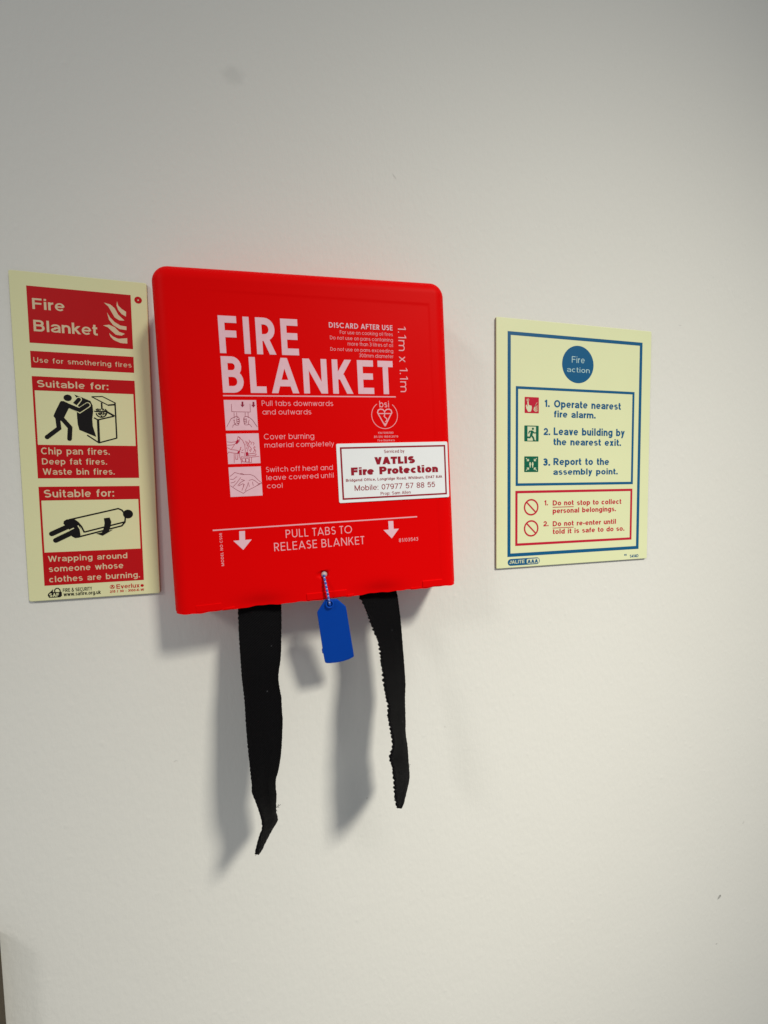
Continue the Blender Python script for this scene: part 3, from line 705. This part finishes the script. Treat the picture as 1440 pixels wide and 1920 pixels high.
# maker's marks along the bottom and the ring mark at the top
panel(write(zl2, 'FIRE & SECURITY', (548,1347), (803,1333), 1313, J1, .19), 'maker_lettering', 'sign_olive', LS)
panel(write(zl2, 'www.safire.org.uk', (555,1385), (880,1362), 1351, J1, .19), 'maker_lettering', 'sign_black', LS)
mb = MB()
R2([(478,1350),(476,1330),(490,1315),(508,1315),(522,1328),(526,1350)], 9, J1)
mb.poly(zl2.pts([(416,1378),(420,1362),(445,1340),(462,1322),(462,1348),(538,1346),(540,1380),(525,1392),(470,1396),(430,1398)]), J1+.02)
lg = panel(mb, 'padlock_logo', 'sign_black', LS)
mb = MB(); write(zl2, 'SAF', (432,1392), (515,1386), 1360, J1+.05, .2, mb=mb); panel(mb, 'lettering', 'board_left', lg)
mb = MB(); write(zl2, 'Everlux', (1015,1318), (1216,1307), 1280, J1, .17, mb=mb); write(zl2, '215 / 30 - 3100-K-W', (958,1355), (1255,1335), 1334, J1, .2, mb=mb)
mb.ell(zl2(1238,1290), 17*k, 16*k, J1, 20); mb.ell(zl2(978,1302), 25*k, 23*k, J1, 24, 5*k)
R2([(965,1315),(978,1300),(985,1288)], 7, J1+.02); R2([(970,1292),(982,1300),(992,1314)], 7, J1+.03)
panel(mb, 'maker_lettering', 'sign_red', LS)
mb = MB(); mb.ell(zl1(1203,338), 37*k, 37*k, J1, 32, 29*k); panel(mb, 'ring_mark', 'sign_red', LS)

# ================================================================== SIGN ON THE RIGHT
rt = [unproject(*p, 1.8) for p in ((930.6, 593.7), (1221.6, 621.2), (1213.5, 1047.5), (930.6, 1066.3))]
FR = Frame((rt[2][0]+rt[3][0])/2, (rt[2][1]+rt[3][1])/2, 0)
RS = FR.empty('fire_action_sign', 'pale yellow sign with blue borders and a blue disc right of the red box', 'sign')
board(FR, ((930.6, 593.7), (1221.6, 621.2), (1213.5, 1047.5), (930.6, 1066.3)), LB, M['board_right'], RS, .8)
zr1 = Zoom(FR, LB, 4.364, 910, 580); zr2 = Zoom(FR, LB, 4.364, 910, 820); zi = Zoom(FR, LB, 9.6, 960, 720)
k = abs(zr1(850, 500)[0]-zr1(750, 500)[0])/100
mb = MB(); mb.frame(*box_of(zr1(182,180), zr1(1287,271), zr2(1252,914), zr2(181,978)), 2.75, J1); panel(mb, 'border', 'sign_blue', RS)
mb = MB(); mb.frame(*box_of(zr1(249,628), zr1(1221,677), zr2(1206,383), zr2(248,398)), 2.1, J1); panel(mb, 'border', 'sign_blue', RS)
mb = MB(); mb.frame(*box_of(*zr2.pts([(245,437),(1203,421),(1195,837),(245,888)])), 2.0, J1); o = panel(mb, 'border', 'sign_red2', RS); o['label'] = 'red border round the two prohibitions'
mb = MB(); mb.ell(zr1(758,452), 15.2, 15.2, J1, 64); disc = panel(mb, 'title_disc', 'sign_blue', RS)
mb = MB(); write(zr1, 'Fire', (707,437), (812,441), 385, J2, .12, mb=mb, track=.03); write(zr1, 'action', (668,512), (853,522), 470, J2, .12, mb=mb, track=.03); panel(mb, 'lettering', 'pale_blue', disc)
for L in ([(zr1,'1.',(485,797),(526,800),738),(zr1,'Operate nearest',(562,803),(1108,822),742),(zr1,'fire alarm.',(562,884),(902,893),828)],
          [(zr1,'2.',(477,1028),(530,1030),970),(zr1,'Leave building by',(559,1030),(1140,1037),968),(zr2,'the nearest exit.',(557,67),(1110,68),10)],
          [(zr2,'3.',(472,232),(530,232),172),(zr2,'Report to the',(557,228),(1012,225),170),(zr2,'assembly point.',(555,308),(1083,302),257)]):
    mb = MB()
    for Z, s, l, r, tp in L: write(Z, s, l, r, tp, J1, .21, mb=mb)
    panel(mb, 'lettering', 'sign_blue', RS)
for L, ul in (([('1.',(483,557),(512,556),515),('Do not',(551,557),(722,554),515),('stop to collect',(750,554),(1112,545),512),('personal belongings.',(551,618),(1068,608),576)], ((551,571),(722,568))),
          ([('2.',(475,728),(517,727),686),('Do not',(551,727),(722,722),685),('re-enter until',(748,721),(1068,707),680),('told it is safe to do so.',(552,788),(1137,767),747)], ((551,741),(722,736)))):
    mb = MB()
    for s, l, r, tp in L: write(zr2, s, l, r, tp, J1, .205, mb=mb)
    a, b = zr2(*ul[0]), zr2(*ul[1]); v = (a[1]+b[1])/2; mb.rect(a[0], v-.28, b[0], v+.28, J1+.05)
    panel(mb, 'lettering', 'sign_red2', RS)
for y in (572, 745):
    c = zr2(375, y); mb = MB(); mb.ell(c, 6.8, 6.8, J1, 40, 1.3)
    mb.ribbon([(c[0]-4.4, c[1]+4.4), (c[0]+4.4, c[1]-4.4)], 1.2, J1+.02); panel(mb, 'prohibition_symbol', 'sign_red2', RS)
ki = abs(zi(300, 400)[0]-zi(200, 400)[0])/100
def icon(c, mtl):
    b = box_of(*zi.pts(c)); mb = MB(); mb.poly(rounded(*b, .5), J1); return panel(mb, 'icon', mtl, RS)
i1 = icon([(228,233),(483,240),(481,528),(226,522)], 'sign_red2'); i2 = icon([(222,746),(480,751),(478,1035),(220,1033)], 'sign_green'); i3 = icon([(220,1302),(473,1304),(471,1585),(219,1585)], 'sign_green')
mb = MB(); mb.poly(zi.pts([(250,382),(262,368),(272,405),(280,405),(275,325),(285,305),(297,325),(302,378),(352,392),(356,432),(345,480),(332,500),(288,500),(262,452),(250,412)]), J2)
for a in range(0, 360, 60): mb.ribbon(zi.pts([(283+12*math.cos(math.radians(a)), 288+12*math.sin(math.radians(a))), (283+28*math.cos(math.radians(a)), 288+28*math.sin(math.radians(a)))]), 8*ki, J2+.02)
mb.ell(zi(283, 290), 8*ki, 8*ki, J2+.01, 12)
for x0, y0, x1, y1 in ((395,445,440,345),(410,415,452,330),(388,470,455,385),(400,488,460,408),(418,498,462,438),(440,498,460,470)): mb.ribbon(zi.pts([(x0,y0),((x0+x1)/2-6,(y0+y1)/2+8),(x1,y1)]), 13*ki, J2+.01, taper=(1, .4))
panel(mb, 'call_point_symbol', 'pale_print', i1)
mb = MB(); mb.rect(*box_of(*zi.pts([(278,765),(430,768),(428,1022),(276,1020)])), J2); panel(mb, 'door_symbol', 'pale_print', i2)
mb = MB(); mb.ell(zi(375,806), 19*ki, 19*ki, J3, 16)
for i, (L, wd) in enumerate(([[(365,840),(340,930)], 44], [[(355,850),(315,850),(296,890)], 18], [[(365,845),(395,880),(428,880)], 18], [[(345,920),(380,965),(395,1020)], 28], [[(338,925),(320,962),(275,958)], 26])): mb.ribbon(zi.pts(L), wd*ki, J3+.01*(i+1))
mb.ribbon(zi.pts([(370,1018),(425,1018)]), 8*ki, J3+.08)
panel(mb, 'running_symbol', 'sign_green', i2)
mb = MB()
for x in (325, 371):
    mb.ell(zi(x, 1420), 12*ki, 12*ki, J2, 14); mb.poly(zi.pts([(x-18,1432),(x+18,1432),(x+8,1475),(x+6,1505),(x-6,1505),(x-8,1475)]), J2+.01)
for x, y, sx, sy in ((298,1382,-1,-1),(398,1382,1,-1),(298,1512,-1,1),(398,1512,1,1)):
    mb.ribbon(zi.pts([(x+sx*46,y+sy*46),(x+sx*8,y+sy*8)]), 11*ki, J2); mb.ribbon(zi.pts([(x+sx*34,y),(x,y),(x,y+sy*34)]), 12*ki, J2+.02)
panel(mb, 'assembly_symbol', 'pale_print', i3)
# maker's pill and numbers
b = box_of(*zr2.pts([(182,994),(446,984),(444,1038),(184,1050)])); mb = MB(); mb.poly(rounded(*b, (b[3]-b[1])/2-.05), J1); pill = panel(mb, 'maker_logo', 'sign_blue', RS)
mb = MB(); write(zr2, 'JALITE', (196,1034), (320,1030), 1006, J2, .17, mb=mb)
c0, c1 = zr2(338,1020), zr2(438,1014)
mb.poly(rounded(c0[0], b[1]+.75, c1[0]+.2, b[3]-.75, 1.4), J2); panel(mb, 'lettering', 'pale_print', pill)
mb = MB(); write(zr2, 'AAA', (344,1030), (430,1026), 1000, J3, .24, mb=mb); panel(mb, 'lettering', 'sign_blue', pill)
mb = MB(); write(zr2, '55', (1135,970), (1156,969), 955, J1, .2, mb=mb); write(zr2, 'S414D', (1182,985), (1252,979), 961, J1, .2, mb=mb); panel(mb, 'number_lettering', 'sign_blue', RS)

# ================================================================== BLACK PULL STRAPS
def interp(L, y):
    if y <= L[0][1]: return L[0][0]
    for (xa, ya), (xb, yb) in zip(L, L[1:]):
        if ya <= y <= yb: return xa+(xb-xa)*(y-ya)/max(1e-6, yb-ya)
    return L[-1][0]
def strap(left, right, scale, ox, oy, twist, label, depth, ytop, seed, threads, frame_px, frayed=.55):
    rnd = random.Random(seed)
    Lp = [(ox+x/scale, oy+y/scale) for x, y in left]; Rp = [(ox+x/scale, oy+y/scale) for x, y in right]
    y0 = ytop; y1 = min(Lp[-1][1], Rp[-1][1])
    bx, bz = unproject(*frame_px, 44)
    rows = []; ny = int((y1-y0)/1.8); nc = 10
    FULL = 26.5; s = 0
    def mono(L, y):          # rounded version of the traced edge
        return (interp(L, y-5)+2*interp(L, y)+interp(L, y+5))/4
    for j in range(ny+1):
        y = y0+(y1-y0)*j/ny; f = j/ny
        base = depth(f)
        xl, xr = mono(Lp, y), mono(Rp, y)
        a = unproject(xl, y, base); b = unproject(xr, y, base); wv = math.hypot(b[0]-a[0], b[1]-a[1])
        dl = twist*0.5*math.sqrt(max(0, FULL**2-min(FULL, wv)**2))*min(1, f*2.5)*(1+.25*max(0, f-.72)/.28)
        row = []
        nl = frayed*(rnd.uniform(-.7, .7)+(.55+.45*math.sin(j*.23+seed))*math.sin(j*1.35+1.1*math.sin(j*.17))); nr = rnd.uniform(-.5, .5)*(1 if j % 2 else -.6)
        for i in range(nc+1):
            q = i/nc
            g = max(0, (f-.84)/.16); w = base+dl*(1-2*q*(1-.8*g))+.7*math.sin(math.pi*q)*math.sin(f*5+seed)+.9*math.exp(-((q-.55-.25*f)/.12)**2)*f+.35*math.sin(q*9+f*13+seed)*f
            px = (xl+nl if i == 0 else xr+nr if i == nc else xl+(xr-xl)*q)
            x, z = unproject(px, y, w)
            row.append((x-bx, z-bz, w))
        rows.append(row)
    # bury the top inside the box
    top = [(p[0], p[1]+9, p[2]-1) for p in rows[0]]; rows = [top]+rows
    mb = MB(); n = nc+1
    for r in rows: mb.v += r
    for j in range(len(rows)-1):
        for i in range(nc): mb.f.append([j*n+i, (j+1)*n+i, (j+1)*n+i+1, j*n+i+1])
    root = bpy.data.objects.new('pull_strap', None); COL.objects.link(root); root.location = (bx*MM, 0, bz*MM); root.empty_display_size = .02
    root['label'] = label; root['category'] = 'strap'; root['group'] = 'black pull straps under the red box'
    o = mb.build('webbing', M['webbing'], root, smooth=True)
    uvl = o.data.uv_layers.new(name='UVMap')
    for lp in o.data.loops:
        j, i = divmod(lp.vertex_index, n); uvl.data[lp.index].uv = (i*2.6, j*0.75)
    sd = o.modifiers.new('thick', 'SOLIDIFY'); sd.thickness = .0012; sd.offset = 0
    for L in threads:
        P = []; tb = MB()
        for (x, y) in L:
            xx, zz = unproject(ox+x/scale, oy+y/scale, depth(.9)); P.append((xx-bx, zz-bz, depth(.9)))
        for a, b in zip(P, P[1:]):
            d = Vector(b)-Vector(a); s1 = d.cross(Vector((0, 0, 1))).normalized()*.13; s2 = d.cross(s1).normalized()*.13
            vs = [tuple(Vector(e)+q) for e in (a, b) for q in (s1, s2, -s1, -s2)]
            tb.add(vs, [[i, (i+1) % 4, 4+(i+1) % 4, 4+i] for i in range(4)])
        tb.build('loose_thread', M['webbing'], root)
    
    return root
strap([(163,130),(168,290),(178,430),(192,600),(212,760),(222,930),(235,1080),(250,1220),(262,1320),(260,1370),(280,1410),(305,1480),(325,1545),(332,1590),(330,1620),(312,1660),(295,1720),(282,1775),(284,1784)],
      [(452,100),(455,220),(452,400),(450,470),(435,560),(430,610),(440,680),(452,740),(452,800),(460,880),(456,1000),(448,1120),(430,1220),(410,1290),(410,1340),(418,1390),(413,1450),(413,1510),(430,1552),(405,1590),(370,1650),(335,1720),(315,1765),(292,1784)],
      3.5545, 400, 1100, 0.9, 'wider black webbing strap hanging left of the blue tag, its tip bent left', lambda f: 29+17*min(1, f*1.6)-3*max(0, f-.75)*4, 1118, 3,
      [[(412,1478),(430,1465),(448,1452)], [(418,1468),(438,1470)], [(414,1480),(425,1497)], [(430,1463),(434,1450)], [(330,1590),(326,1605)], [(318,1650),(308,1662)], [(286,1782),(280,1792)]], (488, 1125))
strap([(283,130),(320,200),(350,270),(380,345),(405,410),(440,490),(455,560),(460,640),(475,740),(487,850),(505,940),(518,970),(510,1040),(530,1150),(545,1220),(548,1290),(530,1335),(518,1375),(535,1390),(550,1450),(556,1520),(562,1600),(565,1660),(572,1690),(580,1740)],
      [(570,98),(582,150),(600,300),(612,450),(622,600),(636,800),(632,920),(636,1080),(636,1180),(650,1260),(655,1330),(662,1430),(668,1500),(655,1580),(640,1640),(615,1735),(600,1742)],
      4.0, 600, 1080, 1, 'narrower twisted black webbing strap hanging right of the blue tag', lambda f: 29+19*min(1, f*1.5), 1100, 11,
      [[(664,1422),(678,1414)], [(664,1425),(672,1432)], [(560,1668),(556,1688)], [(566,1655),(560,1672)]], (710, 1110), 1.7)

# ================================================================== BLUE SEAL TAG
tgx, tgz = unproject(607, 1077, D+1)
FT = Frame(tgx, tgz, 0)
TG = FT.empty('security_tag', 'blue plastic seal tag hanging by a beaded tail from the box hole', 'tag')
TW = 40.2
zt = Zoom(FT, TW, 4.8, 570, 940)
out = zt.pts([(190,886),(200,882),(292,880),(304,884),(374,944),(380,958),(449,1380),(450,1394),(438,1406),(400,1425),(350,1441),(300,1451),(240,1458),(205,1458),(192,1452),(187,1440),(174,1372),(165,1366),(161,1334),(167,1328),(119,1010),(120,996)])
ztop = max(p[1] for p in out); zlen = ztop-min(p[1] for p in out)
TILT = 9.0
def hang(p):        # the plate hangs back towards the wall; keep its outline where it is seen
    w = TW-TILT*(ztop-p[1])/zlen
    f = (CD-w)/(CD-TW); x, z = FT.x+p[0], FT.z+p[1]
    return (CX+(x-CX)*f-FT.x, CZ+(z-CZ)*f-FT.z)
dw = [-TILT*(ztop-p[1])/zlen for p in out]
out = [hang(p) for p in out]
k = len(out); mb = MB()
cu, cv = sum(p[0] for p in out)/k, sum(p[1] for p in out)/k
ins = lambda s, w: [(cu+(p[0]-cu)*s, cv+(p[1]-cv)*s, w+d) for p, d in zip(out, dw)]
mb.v = ins(.97, TW-1.1)+ins(1, TW-.8)+ins(1, TW-.25)+ins(.97, TW)
mb.f = [[l*k+i, l*k+(i+1) % k, (l+1)*k+(i+1) % k, (l+1)*k+i] for l in range(3) for i in range(k)]
for base, flip in ((3*k, False), (0, True)):
    tr_ = tessellate_polygon([[Vector((mb.v[base+i][0], mb.v[base+i][1], 0)) for i in range(k)]])
    for t_ in tr_:
        a, b, c = (mb.v[base+i] for i in t_); ar = (b[0]-a[0])*(c[1]-a[1])-(b[1]-a[1])*(c[0]-a[0])
        t_ = list(t_) if (ar > 0) != flip else [t_[0], t_[2], t_[1]]
        mb.f.append([base+i for i in t_])
if sum(out[i][0]*out[(i+1) % k][1]-out[(i+1) % k][0]*out[i][1] for i in range(k)) < 0:
    for i in range(3*k): mb.f[i] = mb.f[i][::-1]
mb.build('tag_plate', M['blue_plastic'], TG)
def torus(c, R_, r_, w, n=28, m=10):
    mb = MB()
    for i in range(n):
        for j in range(m):
            a, b = 2*math.pi*i/n, 2*math.pi*j/m
            mb.v.append((c[0]+(R_+r_*math.cos(b))*math.cos(a), c[1]+(R_+r_*math.cos(b))*math.sin(a), w+r_*math.sin(b)))
    for i in range(n):
        for j in range(m): mb.f.append([i*m+j, ((i+1) % n)*m+j, ((i+1) % n)*m+(j+1) % m, i*m+(j+1) % m])
    return mb
torus(zt(231, 925), 2.25, .6, TW+.1).build('boss_ring', M['blue_plastic'], TG, smooth=True)
def ball(mb, c, r, sz=1.0, n=12, m=8):
    b0 = len(mb.v)
    for j in range(m+1):
        th = math.pi*j/m
        for i in range(n):
            a = 2*math.pi*i/n; mb.v.append((c[0]+r*math.sin(th)*math.cos(a), c[1]+r*sz*math.cos(th), c[2]+r*math.sin(th)*math.sin(a)))
    for j in range(m):
        for i in range(n): mb.f.append([b0+j*n+i, b0+(j+1)*n+i, b0+(j+1)*n+(i+1) % n, b0+j*n+(i+1) % n])
pa_, pb_ = Zoom(FT, D+1, 4.8, 570, 940)(180, 672), zt(230, 922)
tail = MB(); neck = MB(); nb = 9
for i in range(nb):
    f = i/(nb-1); c = (pa_[0]+(pb_[0]-pa_[0])*f, pa_[1]+(pb_[1]-pa_[1])*f, D+.8+(TW+.8-D-.8)*f+1.6*math.sin(math.pi*f))
    ball(tail, c, .92, .85)
    if i < nb-1:
        f += .5/(nb-1); c = (pa_[0]+(pb_[0]-pa_[0])*f, pa_[1]+(pb_[1]-pa_[1])*f, D+.8+(TW-D)*f+1.6*math.sin(math.pi*f)); ball(neck, c, .66, 1.0)
tl_ = tail.build('beaded_tail', M['bead_blue'], TG, smooth=True); neck.build('pale_bead', M['bead_pale'], tl_, smooth=True)
mb = MB(); ball(mb, (*Zoom(FT, D-1, 4.8, 570, 940)(182, 658), D-1.3), 1.9, 1.0, 16, 10); mb.build('locking_bead', M['bead_pink'], TG, smooth=True)

# ================================================================== PANEL AT THE BOTTOM LEFT CORNER
xr, zr = unproject(11.5, 1920, 0)
FP = Frame(xr-150, -1100, 0)
DP = FP.empty('edged_panel', 'dark panel with a thin brown edge strip standing in the bottom left corner', 'panel')
mb = MB(); mb.box(-150, 0, 6.6, 150, 690, 16, .8); mb.build('panel_board', M['dark_panel'], DP)
mb = MB(); mb.box(-150, 0, .4, 150.3, 690.4, 6.4, .6); mb.build('edge_strip', M['brown_edge'], DP)
